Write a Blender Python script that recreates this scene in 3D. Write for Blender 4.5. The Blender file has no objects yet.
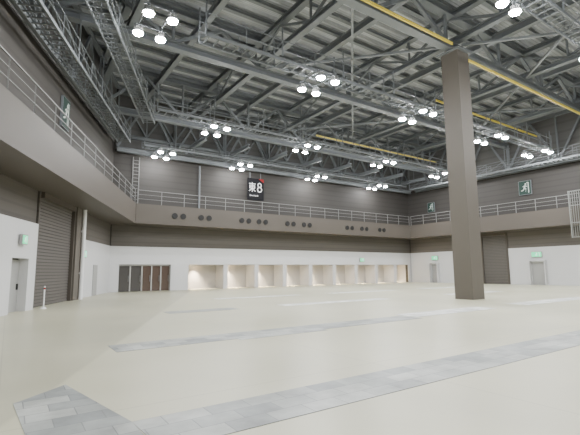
import bpy, math, random
from mathutils import Vector, Matrix
random.seed(4)
C = bpy.context.scene.collection

# ------------------------------------------------------------ materials
def mat(name, col, rough=0.6, metal=0.0, var=0.0, vscale=1.0, stripe=None, emit=0.0, ecol=None):
    m = bpy.data.materials.new(name); m.use_nodes = True
    nt = m.node_tree; b = nt.nodes['Principled BSDF']
    b.inputs['Roughness'].default_value = rough
    b.inputs['Metallic'].default_value = metal
    b.inputs['Specular IOR Level'].default_value = .22
    b.inputs['Base Color'].default_value = (*col, 1)
    tc = nt.nodes.new('ShaderNodeNewGeometry')
    last = None
    def mul(fac_out, lo, hi, prev):
        mr = nt.nodes.new('ShaderNodeMapRange')
        mr.inputs['To Min'].default_value = lo; mr.inputs['To Max'].default_value = hi
        nt.links.new(fac_out, mr.inputs['Value'])
        mx = nt.nodes.new('ShaderNodeMix'); mx.data_type = 'RGBA'; mx.blend_type = 'MULTIPLY'
        mx.inputs['Factor'].default_value = 1
        if prev is None: mx.inputs['A'].default_value = (*col, 1)
        else: nt.links.new(prev, mx.inputs['A'])
        nt.links.new(mr.outputs['Result'], mx.inputs['B'])
        return mx.outputs['Result']
    v = max(var, 0.03)
    n = nt.nodes.new('ShaderNodeTexNoise'); n.inputs['Scale'].default_value = vscale
    n.inputs['Detail'].default_value = 5
    nt.links.new(tc.outputs['Position'], n.inputs['Vector'])
    last = mul(n.outputs['Fac'], 1 - v, 1 + v, last)
    if stripe:
        for axis, period, amt in (stripe if isinstance(stripe[0], tuple) else (stripe,)):
            sx = nt.nodes.new('ShaderNodeSeparateXYZ'); nt.links.new(tc.outputs['Position'], sx.inputs[0])
            d = nt.nodes.new('ShaderNodeMath'); d.operation = 'DIVIDE'; d.inputs[1].default_value = period
            nt.links.new(sx.outputs[axis], d.inputs[0])
            f = nt.nodes.new('ShaderNodeMath'); f.operation = 'FRACT'; nt.links.new(d.outputs[0], f.inputs[0])
            g = nt.nodes.new('ShaderNodeMath'); g.operation = 'LESS_THAN'; g.inputs[1].default_value = 0.25
            nt.links.new(f.outputs[0], g.inputs[0])
            last = mul(g.outputs[0], 1.0, 1 - amt, last)
    nt.links.new(last, b.inputs['Base Color'])
    if emit > 0:
        b.inputs['Emission Color'].default_value = (*(ecol or col), 1)
        b.inputs['Emission Strength'].default_value = emit
    return m

M = {}
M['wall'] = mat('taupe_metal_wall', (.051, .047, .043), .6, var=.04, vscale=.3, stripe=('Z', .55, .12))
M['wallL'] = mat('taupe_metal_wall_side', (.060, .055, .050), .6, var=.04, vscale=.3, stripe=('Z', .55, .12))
M['upper'] = mat('grey_upper_wall_shade_lift', (.12, .118, .115), .6, var=.04, vscale=.3, stripe=('Z', .9, .12))  # painted lighter than the wall to lift the shaded zone under the roof
M['band'] = mat('taupe_band_shade_lift', (.12, .109, .098), .6, var=.04, vscale=.3, stripe=('Z', .44, .12))  # wall tone lightened in colour to make up for the balcony's shadow
M['fascia'] = mat('taupe_fascia_paint', (.094, .082, .070), .5, var=.05, vscale=.5)
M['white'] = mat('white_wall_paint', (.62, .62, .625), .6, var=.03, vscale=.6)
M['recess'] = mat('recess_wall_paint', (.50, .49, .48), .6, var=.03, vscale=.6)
M['pier'] = mat('white_pier_paint', (.60, .60, .61), .6)
M['shutter'] = mat('shutter_slats', (.13, .12, .111), .5, var=.05, stripe=('Z', .16, .4))
M['column'] = mat('column_paint', (.122, .109, .094), .5, var=.03, vscale=.3)
M['steel'] = mat('grey_structural_steel', (.17, .183, .193), .5, .0, var=.08)
M['steel2'] = mat('light_grey_steel', (.22, .234, .246), .5, .0, var=.08)
M['deck'] = mat('roof_deck_metal', (.56, .58, .615), .5, .0, var=.08, vscale=.5, stripe=('Y', .2, .3))
M['yellow'] = mat('yellow_rail_paint', (.76, .62, .11), .45)
M['rail'] = mat('galvanised_rail', (.20, .20, .195), .45, .1)
M['dark'] = mat('dark_nozzle', (.018, .018, .018), .5)
M['glass'] = mat('brown_door_glass', (.10, .072, .058), .1)
M['glass2'] = mat('dark_door_glass', (.085, .08, .075), .1)
M['doorframe'] = mat('pale_door_frame', (.42, .41, .39), .4)
M['doorgrey'] = mat('grey_door_paint', (.36, .36, .35), .5)
M['black'] = mat('black_banner', (.006, .006, .008), .7)
M['red'] = mat('red_paint', (.28, .015, .015), .5)
M['signwhite'] = mat('white_print', (.8, .8, .8), .5)
M['signgrey'] = mat('grey_print', (.5, .55, .51), .5)
M['green'] = mat('exit_green', (.01, .40, .16), .4, emit=.5, ecol=(.01, .75, .28))
M['exitwhite'] = mat('exit_sign_glow', (.15, .7, .38), .4, emit=.9, ecol=(.10, .9, .42))
M['exitfig'] = mat('exit_figure_white', (.85, .95, .88), .4, emit=1.0, ecol=(.8, 1, .88))
M['dgreen'] = mat('dark_green_sign', (.02, .045, .036), .5)
M['paleblock'] = mat('grey_grille_casing', (.24, .25, .235), .5)
M['lamp'] = mat('lamp_lens_glow', (1, 1, 1), .4, emit=450, ecol=(.97, .985, 1))
M['lamp2'] = mat('lamp_lens_glow_rear', (1, 1, 1), .4, emit=200, ecol=(.97, .985, 1))
M['warm'] = mat('warm_downlight_glow', (1, .85, .6), .4, emit=300, ecol=(1, .74, .44))
M['housing'] = mat('lamp_housing_metal', (.4, .4, .4), .4, .4)

def chain_mix(nt, a, b):
    mx = nt.nodes.new('ShaderNodeMix'); mx.data_type = 'RGBA'; mx.blend_type = 'MULTIPLY'; mx.inputs['Factor'].default_value = 1
    nt.links.new(a, mx.inputs['A']); nt.links.new(b, mx.inputs['B']); return mx.outputs['Result']
DX, DY = .401, .9161
def floor_mat():
    m = bpy.data.materials.new('pale_concrete_floor'); m.use_nodes = True
    nt = m.node_tree; b = nt.nodes['Principled BSDF']
    g = nt.nodes.new('ShaderNodeNewGeometry')
    n = nt.nodes.new('ShaderNodeTexNoise'); n.inputs['Scale'].default_value = .15; n.inputs['Detail'].default_value = 3; n.inputs['Roughness'].default_value=.5
    nt.links.new(g.outputs['Position'], n.inputs['Vector'])
    r = nt.nodes.new('ShaderNodeValToRGB')
    r.color_ramp.elements[0].position = .28; r.color_ramp.elements[0].color = (.475, .455, .32, 1)
    r.color_ramp.elements[1].position = .72; r.color_ramp.elements[1].color = (.60, .575, .43, 1)
    nt.links.new(n.outputs['Fac'], r.inputs[0])
    n2 = nt.nodes.new('ShaderNodeTexNoise'); n2.inputs['Scale'].default_value = .6; n2.inputs['Detail'].default_value = 3; n2.inputs['Roughness'].default_value=.5
    nt.links.new(g.outputs['Position'], n2.inputs['Vector'])
    mr = nt.nodes.new('ShaderNodeMapRange'); mr.inputs['From Min'].default_value=.2; mr.inputs['From Max'].default_value=.8
    mr.inputs['To Min'].default_value = .94; mr.inputs['To Max'].default_value = 1.05
    nt.links.new(n2.outputs['Fac'], mr.inputs['Value'])
    c = chain_mix(nt, r.outputs[0], mr.outputs[0])
    br = nt.nodes.new('ShaderNodeTexBrick'); br.offset = 0; br.inputs['Scale'].default_value = 1
    br.inputs['Brick Width'].default_value = 5.3; br.inputs['Row Height'].default_value = 5.3
    br.inputs['Mortar Size'].default_value = .012; br.inputs['Mortar Smooth'].default_value = .3
    br.inputs['Color1'].default_value = (1, 1, 1, 1); br.inputs['Color2'].default_value = (.95, .96, .98, 1)
    br.inputs['Mortar'].default_value = (.82, .82, .82, 1)
    nt.links.new(g.outputs['Position'], br.inputs['Vector'])
    c = chain_mix(nt, c, br.outputs['Color'])
    vm = nt.nodes.new('ShaderNodeVectorMath'); vm.operation='DOT_PRODUCT'; vm.inputs[1].default_value=(.9107,-.413,0)
    nt.links.new(g.outputs['Position'], vm.inputs[0])
    gt = nt.nodes.new('ShaderNodeMapRange'); gt.inputs['From Min'].default_value=-2.27; gt.inputs['From Max'].default_value=-2.19
    gt.inputs['To Min'].default_value=.82; gt.inputs['To Max'].default_value=1.0
    nt.links.new(vm.outputs['Value'], gt.inputs['Value'])
    c = chain_mix(nt, c, gt.outputs[0])
    nt.links.new(c, b.inputs['Base Color'])
    m3 = nt.nodes.new('ShaderNodeMapRange'); m3.inputs['To Min'].default_value = .30; m3.inputs['To Max'].default_value = .44
    nt.links.new(n2.outputs['Fac'], m3.inputs['Value']); nt.links.new(m3.outputs[0], b.inputs['Roughness'])
    return m
M['floor'] = floor_mat()
def pit_mat(nm, c1, c2, mo):
    m = bpy.data.materials.new(nm); m.use_nodes = True
    nt = m.node_tree; b = nt.nodes['Principled BSDF']; b.inputs['Roughness'].default_value = .42
    g = nt.nodes.new('ShaderNodeNewGeometry')
    br = nt.nodes.new('ShaderNodeTexBrick'); br.offset = .5; br.inputs['Scale'].default_value = 1
    br.inputs['Brick Width'].default_value = .5; br.inputs['Row Height'].default_value = .3
    br.inputs['Mortar Size'].default_value = .006; br.inputs['Bias'].default_value = 0
    br.inputs['Color1'].default_value = (*c1, 1); br.inputs['Color2'].default_value = (*c2, 1)
    br.inputs['Mortar'].default_value = (*mo, 1)
    nt.links.new(g.outputs['Position'], br.inputs['Vector'])
    n = nt.nodes.new('ShaderNodeTexNoise'); n.inputs['Scale'].default_value = 1.4; n.inputs['Detail'].default_value = 8; n.inputs['Roughness'].default_value=.6
    nt.links.new(g.outputs['Position'], n.inputs['Vector'])
    mr = nt.nodes.new('ShaderNodeMapRange'); mr.inputs['From Min'].default_value=.3; mr.inputs['From Max'].default_value=.7
    mr.inputs['To Min'].default_value = .68; mr.inputs['To Max'].default_value = 1.32
    nt.links.new(n.outputs['Fac'], mr.inputs['Value'])
    nt.links.new(chain_mix(nt, br.outputs['Color'], mr.outputs[0]), b.inputs['Base Color'])
    return m
M['pit'] = pit_mat('grey_pit_cover_blocks', (.42, .43, .40), (.22, .235, .232), (.19, .2, .195))
M['pit2'] = pit_mat('pale_pit_cover_blocks', (.78, .78, .75), (.60, .61, .58), (.4, .4, .38))

# ------------------------------------------------------------ builders
class MB:
    def __init__(s): s.v = []; s.f = []
    def hexa(s, p):
        i = len(s.v); s.v += [Vector(q) for q in p]
        for f in ((0,3,2,1),(4,5,6,7),(0,1,5,4),(1,2,6,5),(2,3,7,6),(3,0,4,7)):
            s.f.append(tuple(i+k for k in f))
    def box(s, x0, x1, y0, y1, z0, z1):
        s.hexa([(x0,y0,z0),(x1,y0,z0),(x1,y1,z0),(x0,y1,z0),(x0,y0,z1),(x1,y0,z1),(x1,y1,z1),(x0,y1,z1)])
        return s
    def bar(s, p, q, w, h=None):
        h = h or w
        p = Vector(p); q = Vector(q); d = (q-p).normalized()
        up = Vector((0,0,1)) if abs(d.z) < .95 else Vector((0,1,0))
        a = d.cross(up).normalized(); b = a.cross(d).normalized()
        a *= w/2; b *= h/2
        s.hexa([p-a-b, p+a-b, q+a-b, q-a-b, p-a+b, p+a+b, q+a+b, q-a+b]); return s
    def ibeam(s, p, q, w, h, t=.05):
        p = Vector(p); q = Vector(q); z = Vector((0,0,h/2-t/2))
        s.bar(p+z, q+z, w, t); s.bar(p-z, q-z, w, t); s.bar(p, q, t, h-2*t); return s
    def cyl(s, c, r, h, axis='Z', n=20, r2=None):
        r2 = r if r2 is None else r2
        c = Vector(c); i = len(s.v)
        ax = {'X':(Vector((0,1,0)),Vector((0,0,1)),Vector((1,0,0))),'Y':(Vector((0,0,1)),Vector((1,0,0)),Vector((0,1,0))),'Z':(Vector((1,0,0)),Vector((0,1,0)),Vector((0,0,1)))}[axis]
        for k,(hh,rr) in enumerate(((0,r),(h,r2))):
            for j in range(n):
                t = 2*math.pi*j/n
                s.v.append(c+ax[0]*rr*math.cos(t)+ax[1]*rr*math.sin(t)+ax[2]*hh)
        s.f.append(tuple(i+j for j in range(n))[::-1]); s.f.append(tuple(i+n+j for j in range(n)))
        for j in range(n):
            k = (j+1)%n; s.f.append((i+j,i+k,i+n+k,i+n+j))
        return s
    def poly(s, pts):
        i = len(s.v); s.v += [Vector(p) for p in pts]; s.f.append(tuple(range(i, i+len(pts)))); return s
    def make(s, name, m, origin=None, parent=None, pw=None, **kw):
        if origin is None:
            xs=[v.x for v in s.v]; ys=[v.y for v in s.v]; zs=[v.z for v in s.v]
            origin=((min(xs)+max(xs))/2,(min(ys)+max(ys))/2,min(zs))
        o = Vector(origin)
        me = bpy.data.meshes.new(name); me.from_pydata([tuple(v-o) for v in s.v], [], s.f); me.update()
        me.materials.append(M[m] if isinstance(m,str) else m)
        ob = bpy.data.objects.new(name, me); C.objects.link(ob)
        if parent:
            ob.parent = parent; ob.location = o - Vector(parent['_w'])
        else: ob.location = o
        ob['_w'] = tuple(o)
        for k,v in kw.items(): ob[k]=v
        return ob

def empty(name, loc, label, cat, group=None):
    e = bpy.data.objects.new(name, None); e.empty_display_size=.3; C.objects.link(e); e.location = loc
    e['_w'] = tuple(loc); e['label']=label; e['category']=cat
    if group: e['group']=group
    return e

# ------------------------------------------------------------ layout
LX, LY = 6.53, 35.2          # rear corner with slanted side wall
RX = 42.8                    # right wall
def LW(s, w, z): return Vector((LX-DX*s+DY*w, LY-DY*s-DX*w, z))
def uL(v, w=0.0):
    return LX - (LY-v)*DX/DY + w/DY
W = 1.95                     # balcony depth
ZB, ZT = 5.4, 6.95           # fascia bottom/top
ZW = 3.67                    # white lining height
ZR = 17.0                    # roof deck
YB = -8.0                    # open end of modelled hall
SM = (LY-YB)/DY
S = dict(kind='structure')

def prism(mb, pts, z0, z1):
    i=len(mb.v); n=len(pts)
    for z in (z0,z1):
        for p in pts: mb.v.append(Vector((p[0],p[1],z)))
    mb.f.append(tuple(i+j for j in range(n))[::-1]); mb.f.append(tuple(i+n+j for j in range(n)))
    for j in range(n):
        k=(j+1)%n; mb.f.append((i+j,i+k,i+n+k,i+n+j))
    return mb
def lwbox(mb, s0,s1,w0,w1,z0,z1):
    a=LW(s0,w0,0);b=LW(s1,w0,0);c=LW(s1,w1,0);d=LW(s0,w1,0)
    pts=[(p.x,p.y) for p in (a,b,c,d)]
    return prism(mb, pts[::-1], z0, z1)

# floor
fp=[(uL(YB)-1.5,YB),(RX+1,YB),(RX+1,LY+4),(LX-1.5,LY+4)]
prism(MB(), fp, -.3, 0).make('floor','floor',**S, label='pale concrete exhibition hall floor')

lwbox(MB(),-.0,SM,-.4,0,0,ZR).make('wall_left','wallL',**S,label='taupe metal clad side wall')
MB().box(RX,RX+.4,YB,LY,0,ZR).make('wall_right','wall',**S,label='taupe metal clad wall')
bays=[13.4+3.3*k for k in range(9)]+[42.2]
U0=13.1
bw=MB()
bw.box(LX-.4,RX+.4,LY,LY+.4,2.2,ZR)
bw.box(LX-.4,7.3,LY,LY+.4,0,2.2)
bw.box(11.5,U0,LY,LY+.4,0,2.2)
bw.box(bays[-1],RX+.4,LY,LY+.4,0,2.2)
bw.make('wall_back','wall',**S,label='taupe metal clad rear wall')
MB().box(LX+.1,RX-.05,LY-.04,LY,11.7,ZR).make('trim_55','upper',**S,label='upper wall layer coloured lighter against the shade behind the roof steel')
MB().box(RX-.04,RX,YB,LY-.05,11.7,ZR).make('trim_56','upper',**S,label='upper wall layer coloured lighter against the shade behind the roof steel')
lwbox(MB(),.1,SM,0,.04,12.2,ZR).make('trim_57','upper',**S,label='upper wall layer coloured lighter against the shade behind the roof steel')
t=MB(); y0=LY-.08; y1=LY
t.box(LX+.02,RX-.1,y0,y1,2.2,ZW); t.box(LX+.02,7.3,y0,y1,0,2.2)
t.box(11.5,U0,y0,y1,0,2.2); t.box(bays[-1],RX-.1,y0,y1,0,2.2)
t.make('trim_1','white',**S,label='white lower wall lining')
MB().box(LX+.1,RX-.1,LY-.05,LY,ZW,ZB).make('trim_50','band',**S,label='taupe ribbed wall band coloured lighter against the balcony shadow')
MB().box(RX-.05,RX,25.4,LY-.1,ZW,ZB).make('trim_51','band',**S,label='taupe ribbed wall band coloured lighter against the balcony shadow')
MB().box(RX-.05,RX,YB,22.5,ZW,ZB).make('trim_52','band',**S,label='taupe ribbed wall band coloured lighter against the balcony shadow')
lwbox(MB(),.1,7.7,0,.05,ZW,ZB).make('trim_53','band',**S,label='taupe ribbed wall band coloured lighter against the balcony shadow')
lwbox(MB(),14.15,SM,0,.05,ZW+.1,ZB).make('trim_54','band',**S,label='taupe ribbed wall band coloured lighter against the balcony shadow')
RD=1.7
t=MB(); t.box(7.0,RX,LY+RD,LY+RD+.2,0,2.6); t.box(7.0,RX,LY+.4,LY+RD,2.45,2.6)
t.box(6.9,7.0,LY+.4,LY+RD+.2,0,2.6); t.box(U0-.4,U0-.2,LY+.4,LY+RD,0,2.45); t.box(bays[-1],bays[-1]+.2,LY+.4,LY+RD,0,2.45)
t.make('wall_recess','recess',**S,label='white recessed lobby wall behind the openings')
for k,u in enumerate(bays[:-1]):
    if k==0: continue
    MB().box(u-.22,u+.22,LY-.02,LY+RD,0,2.45).make('trim_%d'%(10+k),'pier',**S,label='white pier between lit openings')
for k in range(len(bays)-1):
    c=bays[k]+.85
    ly=LY+RD-.55
    e=empty('ceiling_downlight',(c,ly,2.38),'small round warm recessed downlight in lobby ceiling','light','warm downlights in the openings')
    MB().cyl((c,ly,2.40),.1,.05).make('trim_ring','housing',parent=e)
    MB().cyl((c,ly,2.385),.07,.02).make('lens','warm',parent=e)
    L=bpy.data.lights.new('spot_lamp','SPOT'); L.energy=3200; L.color=(1,.80,.56); L.spot_size=math.radians(84); L.spot_blend=1; L.shadow_soft_size=.06
    lo=bpy.data.objects.new('spot_lamp',L); C.objects.link(lo); lo.parent=e; lo.location=(0,0,-.03)
def framed_door(nm,u0,u1,panel,lab,n):
    t=MB()
    t.box(u0,u1,LY+.1,LY+.25,2.08,2.2); w=(u1-u0)/n
    for i in range(n+1): t.box(u0+i*w-.05 if i else u0,u0+i*w+.05 if i<n else u1,LY+.1,LY+.25,0,2.08)
    o=t.make(nm,'doorframe',**S,label=lab)
    for i in range(n):
        MB().box(u0+i*w+.05,u0+(i+1)*w-.05,LY+.15,LY+.19,0.02,2.08).make('door_leaf',panel,parent=o)
        MB().box(u0+(i+1)*w-.16,u0+(i+1)*w-.12,LY+.08,LY+.12,.8,1.3).make('handle','rail',parent=o)
framed_door('door_1',7.3,9.15,'glass2','dark grey glazed double door with pale frame',2)
framed_door('door_2',9.17,11.5,'glass','brown glazed doors with pale frame',3)

t=MB(); lwbox(t,.08,7.75,0,.08,0,ZW); t.make('trim_2','white',**S,label='white lower wall lining')
ds0,ds1=15.5,17.0; SA,SB=9.2,14.0; BW=.4
t=MB(); lwbox(t,14.75,ds0,0,BW,0,ZW+.1); lwbox(t,ds1,SM,0,BW,0,ZW+.1); lwbox(t,ds0,ds1,0,BW,2.2,ZW+.1); lwbox(t,SB+.15,14.75,0,.08,0,ZW+.1)
t.make('trim_3','white',**S,label='white projecting lower wall block with recessed doorway')
def shutter_left():
    e=empty('roller_shutter',LW((SA+SB)/2,0,0),'tall grey roller shutter with horizontal slats','shutter')
    t=MB(); z=0.0
    while z<5.1:
        lwbox(t,SA+.15,SB,.0,.05,z+.01,z+.13); lwbox(t,SA+.15,SB,0,.025,z+.13,z+.16); z+=.16
    t.make('slat_curtain','shutter',parent=e)
    t=MB(); lwbox(t,SA,SA+.15,0,.22,0,5.38); t.make('guide_rail','fascia',parent=e)
    t=MB(); lwbox(t,SB,SB+.13,0,.14,0,5.38); t.make('guide_rail','band',parent=e)
    t=MB(); lwbox(t,SA+.15,SB,0,.3,5.1,5.38); t.make('shutter_box','fascia',parent=e)
shutter_left()
t=MB(); lwbox(t,7.8,9.15,0,.3,0,ZB); t.make('trim_4','column',**S,label='taupe pilaster beside the shutter')
t=MB(); t.cyl(LW(8.2,.42,0),.11,5.38); lwbox(t,8.1,8.3,.3,.45,1.5,1.6); lwbox(t,8.1,8.3,.3,.45,4,4.1)
o=t.make('downpipe','signwhite'); o['label']='white vertical pipe fixed on the taupe pilaster'; o['category']='pipe'
t=MB(); lwbox(t,ds0,ds1,.0,.05,0,2.15); o=t.make('door_3','doorgrey',**S,label='light grey steel service door')
t=MB(); lwbox(t,ds0+.12,ds0+.18,.05,.11,.9,1.15); t.make('handle','dark',parent=o)
t=MB(); lwbox(t,3.6,4.6,.08,.12,0,2.1); o=t.make('door_4','doorgrey',**S,label='light grey steel service door')
t=MB()
for a,b,z0 in ((25.4,31.0,0),(32.0,LY-.1,0),(31.0,32.0,2.15),(YB,19.0,0),(20.3,22.5,0),(19.0,20.3,2.15)):
    t.box(RX-.08,RX,a,b,z0,ZW)
t.make('trim_5','white',**S,label='white lower wall lining')
for n,(a,b) in enumerate(((31.0,32.0),(19.0,20.3))):
    o=MB().box(RX-.03,RX,a,b,0,2.15).make('door_%d'%(5+n),'doorgrey',**S,label='grey steel service door in white wall')
    MB().box(RX-.08,RX-.03,a+.1,a+.18,.95,1.1).make('handle','dark',parent=o)
    t=MB(); t.box(RX-.5,RX-.08,a-.1,a-.02,0,2.4); t.box(RX-.5,RX-.08,b+.02,b+.1,0,2.4); t.box(RX-.5,RX-.08,a-.02,b+.02,2.3,2.4)
    t.make('trim_%d'%(6+n),'white',**S,label='white projecting door surround')
def shutter_right(y0,y1):
    e=empty('roller_shutter',(RX,(y0+y1)/2,0),'tall grey roller shutter with horizontal slats','shutter')
    t=MB(); z=0.
    while z<5.1:
        t.box(RX-.05,RX,y0+.15,y1-.15,z+.01,z+.13); t.box(RX-.025,RX,y0+.15,y1-.15,z+.13,z+.16); z+=.16
    t.make('slat_curtain','shutter',parent=e)
    MB().box(RX-.2,RX,y0,y0+.15,0,5.38).make('guide_rail','fascia',parent=e)
    MB().box(RX-.2,RX,y1-.15,y1,0,5.38).make('guide_rail','fascia',parent=e)
    MB().box(RX-.3,RX,y0+.15,y1-.15,5.1,5.38).make('shutter_box','fascia',parent=e)
shutter_right(22.5,25.4)

# balconies
FY=LY-W; FX=RX-W-.25
cx=LX+W*(1-DX)/DY
th=.18
eL=empty('balcony',LW(SM/2,W/2,ZB),'taupe solid-fronted balcony along the slanted wall','balcony','perimeter balconies')
a=LW(SM,0.06,0);b=LW(SM,W,0); aa=LW(.06,.06,0)
prism(MB(),[(aa.x,aa.y),(a.x,a.y),(b.x,b.y),(cx,FY)],ZB,ZB+.2).make('slab','fascia',parent=eL)
c0=LW(SM,W,0); c1=LW(SM,W+th,0)
prism(MB(),[(cx,FY),(c0.x,c0.y),(c1.x,c1.y),(cx+th*(1-DX)/DY,FY-th)],ZB-.02,ZT).make('fascia','fascia',parent=eL)
eB=empty('balcony',((LX+RX)/2,LY-W/2,ZB),'taupe solid-fronted balcony with paired round air nozzles','balcony','perimeter balconies')
prism(MB(),[(LX+.06,LY-.02),(cx+.02,FY),(FX-.02,FY),(RX-.04,LY-.02)],ZB,ZB+.2).make('slab','fascia',parent=eB)
prism(MB(),[(cx+.03,FY),(cx+th*(1-DX)/DY+.02,FY-th),(FX-th-.01,FY-th),(FX-.01,FY)],ZB-.02,ZT).make('fascia','fascia',parent=eB)
eR=empty('balcony',(RX-W/2,(YB+LY)/2,ZB),'taupe solid-fronted balcony along the straight side wall','balcony','perimeter balconies')
prism(MB(),[(RX-.06,LY-.06),(FX,FY-.02),(FX,YB),(RX-.06,YB)],ZB,ZB+.2).make('slab','fascia',parent=eR)
prism(MB(),[(FX,FY),(FX-th,FY-th),(FX-th,YB),(FX,YB)],ZB-.02,ZT).make('fascia','fascia',parent=eR)
noz=[11.4,13.7,17.6,19.4,22.6,24.6,30.4,32.6,35.4]
for u in noz:
    for d in (-.36,.36):
        t=MB(); y=FY-th
        t.cyl((u+d,y-.06,ZB+.75),.25,.07,'Y'); o=t.make('air_nozzle','wall',parent=eB)
        MB().cyl((u+d,y-.075,ZB+.75),.22,.03,'Y').make('nozzle_opening','dark',parent=o)

def railing(p,q,label,hgt=1.1,z=ZT,sp=1.8):
    p=Vector(p);q=Vector(q);L=(q-p).length;n=max(1,int(L/sp));d=(q-p)/n
    e=empty('railing',((p+q)/2).to_3d(),label,'railing','balcony railings')
    for i,zz in enumerate((hgt,hgt*.68,hgt*.36)):
        MB().bar(p+Vector((0,0,zz)),q+Vector((0,0,zz)),.045 if i==0 else .028).make('top_rail' if i==0 else 'mid_rail','rail',parent=e)
    for i in range(n+1):
        c=p+d*i; MB().bar(c,c+Vector((0,0,hgt)),.04).make('post','rail',parent=e)
p=LW(SM-1,W+.09,ZT); q=Vector((cx+.1,FY-.05,ZT)); 
railing(q-(q-p).normalized()*.15,p,'grey metal pipe railing on slanted balcony')
railing((cx+.25,FY-.09,ZT),(FX-.25,FY-.09,ZT),'grey metal pipe railing on rear balcony')
railing((FX-.09,FY-.25,ZT),(FX-.09,YB+1,ZT),'grey metal pipe railing on side balcony')

# column
e=empty('column',(20.6,13.1,0),'square taupe painted structural column standing on the floor','column')
MB().box(20.07,21.13,12.57,13.63,.0,13.9).make('shaft','column',parent=e)
MB().box(19.9,21.3,12.4,13.8,13.9,13.98).make('cap_plate','steel',parent=e)

# roof deck (ribbed)
t=MB(); v=YB; P=.8
prof=[(0,0),(.34,0),(.4,.2),(.74,.2)]
ys=[]
while v<LY:
    for a,z in prof: ys.append((min(v+a,LY),z))
    v+=P
ys.append((LY,0))
for i in range(len(ys)-1):
    (a,za),(b,zb)=ys[i],ys[i+1]
    if b-a<1e-4: continue
    t.poly([(uL(a)-.2,a,ZR+za),(RX,a,ZR+za),(RX,b,ZR+zb),(uL(b)-.2,b,ZR+zb)])
t.make('ceiling','deck',**S,label='ribbed metal roof deck')

def truss(p,q,zb,zt,panel,cw,ch,ww,label,group,m='steel'):
    p=Vector((*p,0));q=Vector((*q,0));L=(q-p).length
    if L<2: return
    n=max(2,round(L/panel)); d=(q-p)/n
    e=empty('roof_truss',((p.x+q.x)/2,(p.y+q.y)/2,zb),label,'roof truss',group)
    Z=Vector((0,0,1))
    MB().ibeam(p+Z*zt,q+Z*zt,cw,ch).make('top_chord',m,parent=e)
    MB().ibeam(p+Z*zb,q+Z*zb,cw,ch).make('bottom_chord',m,parent=e)
    t=MB()
    for i in range(n):
        a=p+d*i;b=p+d*(i+1)
        if i>0 and i%2==0: t.bar(a+Z*(zb+ch/2),a+Z*(zt-ch/2),ww*.8)
        if i%2==0: t.bar(a+Z*(zb+ch/2),b+Z*(zt-ch/2),ww)
        else: t.bar(a+Z*(zt-ch/2),b+Z*(zb+ch/2),ww)
    t.make('web_bracing',m,parent=e)
rows=[4.5-8.6,4.5,13.1,21.7,30.3]
for v in rows:
    truss((uL(v)+.3,v),(RX-.2,v),14.28 if v<30 else 13.2,16.4,2.9,.48,.42,.19,'deep grey steel lattice roof truss','main roof trusses')
truss((uL(34.5)+.4,34.5),(RX-.2,34.5),11.5,16.4,2.4,.34,.4,.17,'deep grey steel edge truss over the rear wall','edge roof trusses')
truss((uL(34.5)+.4,34.9),(RX-.2,34.9),12.8,15.0,1.2,.2,.3,.13,'grey steel bracing truss over the rear wall','edge roof trusses')
a=LW(2.0,.5,0);b=LW(SM-1,.5,0)
truss((a.x,a.y),(b.x,b.y),12.0,16.2,2.4,.24,.28,.14,'grey steel edge truss over the slanted wall','edge roof trusses')
truss((RX-.5,YB+1),(RX-.5,33.5),11.5,16.2,2.4,.3,.4,.17,'grey steel edge truss over the side wall','edge roof trusses')
def vmax(u): return LY-.9 if u>LX+.3 else LY-(LX-u)*DY/DX-.6
us=[-3.4+4*k for k in range(12)]
for k,u in enumerate(us):
    if u>RX-.8: continue
    major=(k%2==0)
    if major:
        truss((u,YB+.3),(u,vmax(u)),14.75,16.4,2.9,.38,.34,.13,'grey steel secondary roof truss','secondary roof trusses')
    else:
        o=MB().ibeam((u,YB+.3,16.1),(u,vmax(u),16.1),.34,.5,.05).make('roof_beam','steel2')
        o['label']='straight grey steel roof beam';o['category']='beam';o['group']='roof beams'
    if u>9:
        o=MB().ibeam((u,30.6,12.4),(u,34.3,12.4),.26,.36,.05).make('outrigger_beam','steel')
        o['label']='short grey steel beam between rear trusses';o['category']='beam';o['group']='rear outrigger beams'
v=YB+1
while v<LY-.5:
    o=MB().ibeam((uL(v)+.2,v,16.75),(RX-.1,v,16.75),.24,.26,.04).make('purlin','steel2')
    o['label']='thin grey steel purlin under roof deck';o['category']='beam';o['group']='roof purlins'
    v+=1.43
majors=[u for k,u in enumerate(us) if k%2==0 and u<RX]
for i in range(len(majors)-1):
    for j in range(len(rows)-1):
        u0,u1=majors[i],majors[i+1]; v0,v1=rows[j],rows[j+1]
        if uL(v0)>u0-.5 or uL(v1)>u0-.5: continue
        if (i+j)%2: continue
        t=MB(); um=(u0+u1)/2; vm=(v0+v1)/2; z=14.5; g=.3
        t.bar((u0+g,v0+g,z),(um,vm,z),.13); t.bar((um,vm,z),(u1-g,v0+g,z),.13)
        t.bar((u0+g,v1-g,z),(um,vm,z),.13); t.bar((um,vm,z),(u1-g,v1-g,z),.13)
        o=t.make('cross_brace','steel2');o['label']='grey diagonal steel cross bracing between trusses';o['category']='brace';o['group']='roof cross braces'

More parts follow.
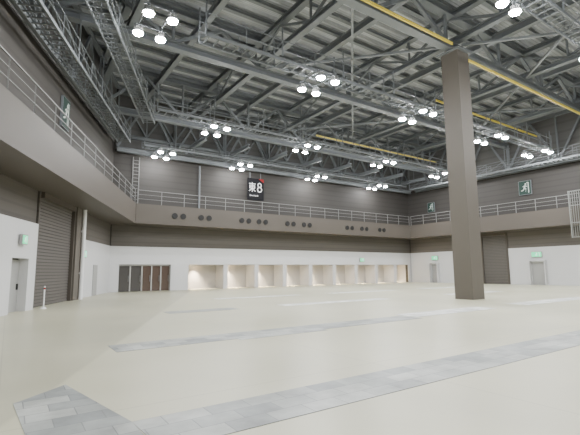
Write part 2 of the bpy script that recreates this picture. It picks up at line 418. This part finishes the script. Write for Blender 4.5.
def catwalk(p,q,z,w,label,ztop=14.05,sp=2.0,rh=1.05,cage=False,rung=.5,m='steel2'):
    p=Vector((*p,z));q=Vector((*q,z));L=(q-p).length;n=max(1,int(L/sp));d=(q-p)/n
    dr=(q-p).normalized(); a=dr.cross(Vector((0,0,1)))*w/2
    e=empty('catwalk',(p+q)/2,label,'catwalk','ceiling catwalks')
    t=MB()
    x=.2
    while x<L:
        c=p+dr*x; t.bar(c-a,c+a,.07,.04); x+=rung
    for s in (-1,1): t.bar(p+a*s,q+a*s,.06,.16)
    t.make('walkway','steel',parent=e)
    for s in (-1,1):
        t=MB()
        for zz in (.5*rh,rh): t.bar(p+a*s+Vector((0,0,zz)),q+a*s+Vector((0,0,zz)),.04)
        for i in range(n+1):
            c=p+d*i+a*s; t.bar(c,c+Vector((0,0,rh)),.04)
            if cage and i<n: t.bar(c+Vector((0,0,.05)),c+d+Vector((0,0,rh)),.035)
        t.make('guard_rail',m if cage else 'steel',parent=e)
    for i in range(0,n+1,2):
        for s in (-1,1):
            c=p+d*i+a*s*1.0; MB().bar(c,Vector((c.x,c.y,ztop)),.06).make('hanger_rod','steel',parent=e)
for v in (7.4,16.9,26.8):
    catwalk((uL(v)+(4.6 if v!=16.9 else 8.2),v),(RX-2.8,v),12.3 if v>8 else 12.75,.8,'narrow grey steel maintenance catwalk hung from trusses')
catwalk((8.4,33.45),(RX-2.8,33.45),11.75,.8,'grey steel catwalk hung near the rear wall',ztop=12.1,rh=.45,m='steel')
a=LW(2.6,1.3,0);b=LW(SM-1,1.3,0)
catwalk((a.x,a.y),(b.x,b.y),11.5,.9,'grey steel catwalk hung beside the slanted wall',cage=True,ztop=13.9,rung=.4,m='steel')
a=LW(4.0,3.3,0);b=LW(SM-1,3.3,0)
catwalk((a.x,a.y),(b.x,b.y),12.6,.8,'grey steel upper catwalk hung beside the slanted wall',rh=1.0,cage=True,rung=.4,m='steel')
catwalk((RX-1.8,33.0),(RX-1.8,YB+1),11.4,.9,'grey steel catwalk hung beside the straight side wall',rh=1.0,cage=True,rung=.4,m='steel')

# yellow rails
for (p,q,z) in (((-.5,12.7),(19.85,12.7),14.2),((21.35,13.0),(RX-2.8,13.0),13.93),((22.5,28.6),(RX-2.8,28.6),13.85),((25,17.6),(RX-2.8,17.6),13.85)):
    e=empty('hoist_rail',((p[0]+q[0])/2,p[1],z),'long yellow painted steel hoist rail under trusses','rail','yellow hoist rails')
    w=.09 if p[1]<14 else .07
    MB().ibeam((p[0],p[1],z),(q[0],q[1],z),w,.13,.04).make('beam','yellow',parent=e)
    if p[1]>14:
        u=p[0]+.5
        while u<q[0]: MB().bar((u,p[1],z+.07),(u,p[1],14.3),.06).make('hanger','steel',parent=e); u+=4

# lamp clusters
def lamp_meshes():
    t=MB(); t.cyl((0,0,.08),.17,.22,r2=.12,n=20)
    for j in range(8):
        an=j*math.pi/4; t.bar((.1*math.cos(an),.1*math.sin(an),.2),(.19*math.cos(an),.19*math.sin(an),.2),.02,.2)
    t.cyl((0,0,.02),.24,.06,n=24)
    h=t.make('lamp','housing',origin=(0,0,0))
    ls=[]
    for mm in ('lamp','lamp2'):
        d=MB(); n=20; rings=[(.225,.02),(.20,-.05),(.12,-.085)]
        for r,z in rings:
            for j in range(n):
                an=2*math.pi*j/n; d.v.append(Vector((r*math.cos(an),r*math.sin(an),z)))
        d.v.append(Vector((0,0,-.095)))
        for k in range(2):
            for j in range(n):
                jj=(j+1)%n; d.f.append((k*n+j,(k+1)*n+j,(k+1)*n+jj,k*n+jj))
        for j in range(n): d.f.append((2*n+j,3*n,2*n+(j+1)%n))
        ls.append(d.make('lens',mm,origin=(0,0,0)))
    f=MB()
    for s in (-.85,.85): f.bar((-.7,s,.42),(.7,s,.42),.06)
    for s in (-.5,.5):
        f.bar((s,-.95,.46),(s,.95,.46),.06)
        for q in (-.85,.85): f.bar((s,q,.28),(s,q,.42),.04)
    fr=f.make('mounting_frame','steel',origin=(0,0,0))
    return h,ls[0],fr,ls[1]
objs=lamp_meshes()
tm=[o.data for o in objs]
for o in objs: bpy.data.objects.remove(o)
def cluster(u,v,z,rear=False):
    e=empty('high_bay_light',(u,v,z),'cluster of four bright round high-bay lamps on a frame','ceiling light','high-bay lamp clusters')
    f=bpy.data.objects.new('mounting_frame',tm[2]);C.objects.link(f);f.parent=e
    for a in (-.5,.5):
        for b in (-.85,.85):
            h=bpy.data.objects.new('lamp',tm[0]);C.objects.link(h);h.parent=e;h.location=(a,b,0)
            l=bpy.data.objects.new('lens',tm[3] if rear else tm[1]);C.objects.link(l);l.parent=h
cluster(4.6,17.1,12.2)
for u in (13.5,21.9,30.8,38.2): cluster(u,16.9,11.7)
for u in (11.8,20.0,29.2,38.2): cluster(u,26.8,11.7)
for u in (10.0,17.2,26.0,35.0): cluster(u,33.2,11.15,True)
for u in (6.6,16.2,24,33): cluster(u,6.9,12.15)
for u in (-6,3,12,21,30): cluster(u,-2.5,11.7)  # unseen row out of frame, added to light the floor near the camera

# ------------------------------------------------------------ signs
by=LY-.45
u0,u1=18.75,20.55; z0,z1=8.5,10.65
e=empty('hall_sign',((u0+u1)/2,by,z0),'black hall number board with white east character and 8','sign')
MB().box(u0,u1,by,by+.08,z0,z1).make('board','black',parent=e)
tr=MB(); tr.poly([(u1-.6,by-.01,z1),(u1,by-.01,z1-.36),(u1,by-.01,z1)]); tr.make('red_corner','red',parent=e)
t=MB(); 
for s in (u0+.3,u1-.3): t.bar((s,by+.09,z1-.1),(s,by+.09,11.25),.04)
t.bar((u0+.3,by+.08,z1-.3),(u0+.3,LY,z1-.3),.05);t.bar((u1-.3,by+.08,z1-.3),(u1-.3,LY,z1-.3),.05)
t.make('bracket','steel',parent=e)
k=MB(); yy=by-.012; w=.07
def st(a,b,c,d,ww=w):
    f=.80; a*=f;c*=f;b=.22+b*f;d=.22+d*f
    a+=.08;c+=.08
    k.bar((u0+a,yy,z0+b),(u0+c,yy,z0+d),.012,ww) if abs(a-c)>1e-6 else k.box(u0+a-ww/2,u0+a+ww/2,yy-.006,yy+.006,z0+min(b,d),z0+max(b,d))
st(.08,1.72,.96,1.72); st(.52,.72,.52,1.88)
st(.18,1.52,.86,1.52); st(.18,1.34,.86,1.34); st(.18,1.16,.86,1.16); st(.18,1.13,.18,1.55); st(.86,1.13,.86,1.55)
st(.50,1.12,.08,.80); st(.54,1.12,.96,.80)
k.make('east_character','signwhite',parent=e)
# numeral 8 as two rings
k=MB()
def ring(cx_,cz,rx,rz,wd):
    n=24
    for j in range(n):
        a0=2*math.pi*j/n; a1=2*math.pi*(j+1)/n
        k.poly([(cx_+(rx-wd)*math.cos(a0),yy-.006,cz+(rz-wd)*math.sin(a0)),(cx_+rx*math.cos(a0),yy-.006,cz+rz*math.sin(a0)),
                (cx_+rx*math.cos(a1),yy-.006,cz+rz*math.sin(a1)),(cx_+(rx-wd)*math.cos(a1),yy-.006,cz+(rz-wd)*math.sin(a1))])
ring(u0+1.32,z0+1.51,.24,.25,.10); ring(u0+1.32,z0+1.07,.29,.29,.11)
k.make('hall_number','signwhite',parent=e)
def text(s,size,loc,m,parent,rot,name):
    cu=bpy.data.curves.new('t','FONT');cu.body=s;cu.size=size;cu.extrude=.004;cu.align_x='CENTER'
    o=bpy.data.objects.new('t',cu);C.objects.link(o)
    bpy.context.view_layer.update()
    me=bpy.data.meshes.new_from_object(o.evaluated_get(bpy.context.evaluated_depsgraph_get()))
    bpy.data.objects.remove(o); me.materials.clear(); me.materials.append(M[m])
    n=bpy.data.objects.new(name,me);C.objects.link(n);n.parent=parent;n.location=Vector(loc)-Vector(parent['_w']);n.rotation_euler=rot
    return n
R0=(math.pi/2,0,0)
text('East Hall 8',.22,(u0+.68,by-.012,z0+.36),'signwhite',e,R0,'caption')

def figure(mb,sx,sz,y=-.004,mirror=1):
    def b(x0,z0,x1,z1,w): mb.bar((mirror*x0*sx,y,z0*sz),(mirror*x1*sx,y,z1*sz),.006,w*sz)
    mb.cyl((mirror*.08*sx,y-.003,.30*sz),.075*sz,.006,'Y',14)
    b(.05,.2,-.04,-.02,.13); b(-.04,-.02,.1,-.14,.09); b(.1,-.14,.06,-.36,.08); b(-.04,-.02,-.14,-.2,.09); b(-.14,-.2,-.3,-.24,.07)
    b(.05,.18,.2,.06,.06); b(.04,.18,-.16,.1,.06)
def sign(loc,yaw,w,h,label,bg,fg,frame='housing',name='exit_sign'):
    e=empty(name,loc,label,'exit sign'); e.rotation_euler=(0,0,yaw)
    def mk(mb,n,m):
        me=bpy.data.meshes.new(n);me.from_pydata([tuple(v) for v in mb.v],[],mb.f);me.materials.append(M[m])
        o=bpy.data.objects.new(n,me);C.objects.link(o);o.parent=e
    mk(MB().box(-w/2-.04,w/2+.04,.0,.12,-h/2-.04,h/2+.04),'casing',frame)
    mk(MB().box(-w/2,w/2,-.012,0,-h/2,h/2),'face',bg)
    t=MB(); figure(t,h*.9,h*.9,-.016); mk(t,'running_figure',fg)
    t=MB(); x=w/2*.62
    t.box(x-.04*h,x+.03*h,-.018,-.012,-h*.4,h*.4); t.box(x-.22*h if w>h else x-.12*h,x+.03*h,-.018,-.012,h*.34,h*.4)
    mk(t,'doorway_mark',fg)
yawR=-math.pi/2
yawL=math.atan2(-DX,DY)+math.pi/2
def lsign(s,w_,z,w,h,lab,bg,fg,fr='housing'): sign(LW(s,w_,z),yawL,w,h,lab,bg,fg,fr)
lsign(16.35,.55,2.95,.42,.34,'small glowing green and white exit sign above a door','exitwhite','exitfig')
lsign(7.0,.22,2.75,.5,.4,'small glowing green and white exit sign on white wall','exitwhite','exitfig')
sign((RX-.22,19.7,2.95),yawR,.9,.45,'small glowing green and white exit sign above a door','exitwhite','exitfig')
sign((RX-.22,31.4,2.95),yawR,.8,.45,'small glowing green and white exit sign above a door','exitwhite','exitfig')
sign((34.0,LY-.22,2.75),0,.6,.35,'small glowing exit sign on white rear wall','exitwhite','exitfig')
lsign(11.5,.14,10.2,1.0,1.6,'tall dark evacuation sign with pale figure on metal wall','dgreen','signgrey','steel')
sign((RX-.14,20.3,9.7),yawR,1.15,1.35,'large dark evacuation sign with pale figure','dgreen','signgrey','steel')
sign((RX-.14,31.6,9.2),yawR,.9,1.1,'large dark evacuation sign with pale figure','dgreen','signgrey','steel')

e=empty('access_ladder',(8.3,LY-.5,6.9),'grey steel ladder rising to the catwalk','ladder')
for s in (-.25,.25): MB().bar((8.3+s,LY-.15,5.7),(8.3+s,LY-.15,11.2),.05).make('stile','rail',parent=e)
z=5.8
while z<11.1: MB().bar((8.08,LY-.15,z),(8.52,LY-.15,z),.03).make('rung','rail',parent=e); z+=.3
o=MB().cyl((13.9,LY-.2,5.7),.08,5.5).make('downpipe','steel');o['label']='grey vertical pipe on rear upper wall';o['category']='pipe'

p=LW(14.4,.7,0)
e=empty('marker_post',p,'thin pale marker post with red bands on round base','post')
MB().cyl(p,.13,.05,r2=.1).make('base','signwhite',parent=e)
MB().cyl(p+Vector((0,0,.05)),.03,.95).make('pole','signwhite',parent=e)
MB().cyl(p+Vector((0,0,.85)),.034,.08).make('reflective_band','red',parent=e)

# grille frame fixed to side balcony front (part of that balcony)
x=FX-th
t=MB()
for yy_ in (14.2,15.5):
    t.bar((x-.3,yy_,4.2),(x-.3,yy_,8.3),.07)
    for zz in (5.6,6.7): t.bar((x-.3,yy_,zz),(x,yy_,zz),.06)
for i in range(7): t.box(x-.32,x-.28,14.35+i*.17,14.38+i*.17,4.3,8.2)
for zz in (4.25,5.5,7.0,8.25): t.box(x-.33,x-.27,14.2,15.5,zz-.03,zz+.03)
g_=t.make('grille_frame','paleblock',parent=eR,label='tall grey grille frame on balcony front')

# ------------------------------------------------------------ floor pits
def pit(pts,lab='grey concrete block cover strip set in the floor',m='pit'):
    xs=sum(p[0] for p in pts)/len(pts); ys_=sum(p[1] for p in pts)/len(pts)
    o=prism(MB(),pts,0.0,.006).make('floor_pit_cover',m,origin=(xs,ys_,0))
    o['label']=lab;o['category']='floor cover';o['group']='service pit covers'
pit([(1.25,3.9),(40,3.9),(40,4.8),(1.2,4.8)])
pit([(.45,2.2),(1.25,2.2),(1.2,4.8),(.78,6.9),(.15,6.3)],'angled end of grey block cover strip')
pit([(1.9,9.0),(4.6,9.0),(4.6,9.9),(1.9,9.9)])
pit([(4.6,8.8),(7.2,8.8),(7.2,9.9),(4.6,9.9)])
pit([(7.2,9.0),(11.4,9.0),(11.4,9.9),(7.2,9.9)])
pl='pale concrete block cover strip set in the floor'
pit([(11.5,9.3),(16.5,9.3),(16.5,10.3),(11.5,10.3)],pl,'pit2')
pit([(19.0,9.3),(26.5,9.3),(26.5,10.3),(19.0,10.3)],pl,'pit2')
for v,segs in ((15.8,((5.2,8.2),(10.5,17.5),(23,29))),(22.0,((10,16),(18.5,25),(28,34)))):
    for a,b in segs: pit([(a,v),(b,v),(b,v+.9),(a,v+.9)],*( (pl,'pit2') if a>9 else ()))

# ------------------------------------------------------------ world + camera
w=bpy.data.worlds.new('World');bpy.context.scene.world=w;w.use_nodes=True
w.node_tree.nodes['Background'].inputs[0].default_value=(.95,.97,1,1)
w.node_tree.nodes['Background'].inputs[1].default_value=.15

cam=bpy.data.cameras.new('camera');co=bpy.data.objects.new('camera',cam);C.objects.link(co)
cam.sensor_width=36;cam.lens=36*410/580;cam.clip_end=300
pitch=math.atan(53/410);hd=math.radians(34.3);roll=math.radians(.5)
Rz=Matrix.Rotation(-hd,4,'Z');Rx=Matrix.Rotation(math.pi/2+pitch,4,'X');Rr=Matrix.Rotation(-roll,4,'Z')
co.matrix_world=Matrix.Translation((0,0,1.6))@Rz@Rx@Rr
bpy.context.scene.camera=co
for o in bpy.data.objects:
    if '_w' in o: del o['_w']
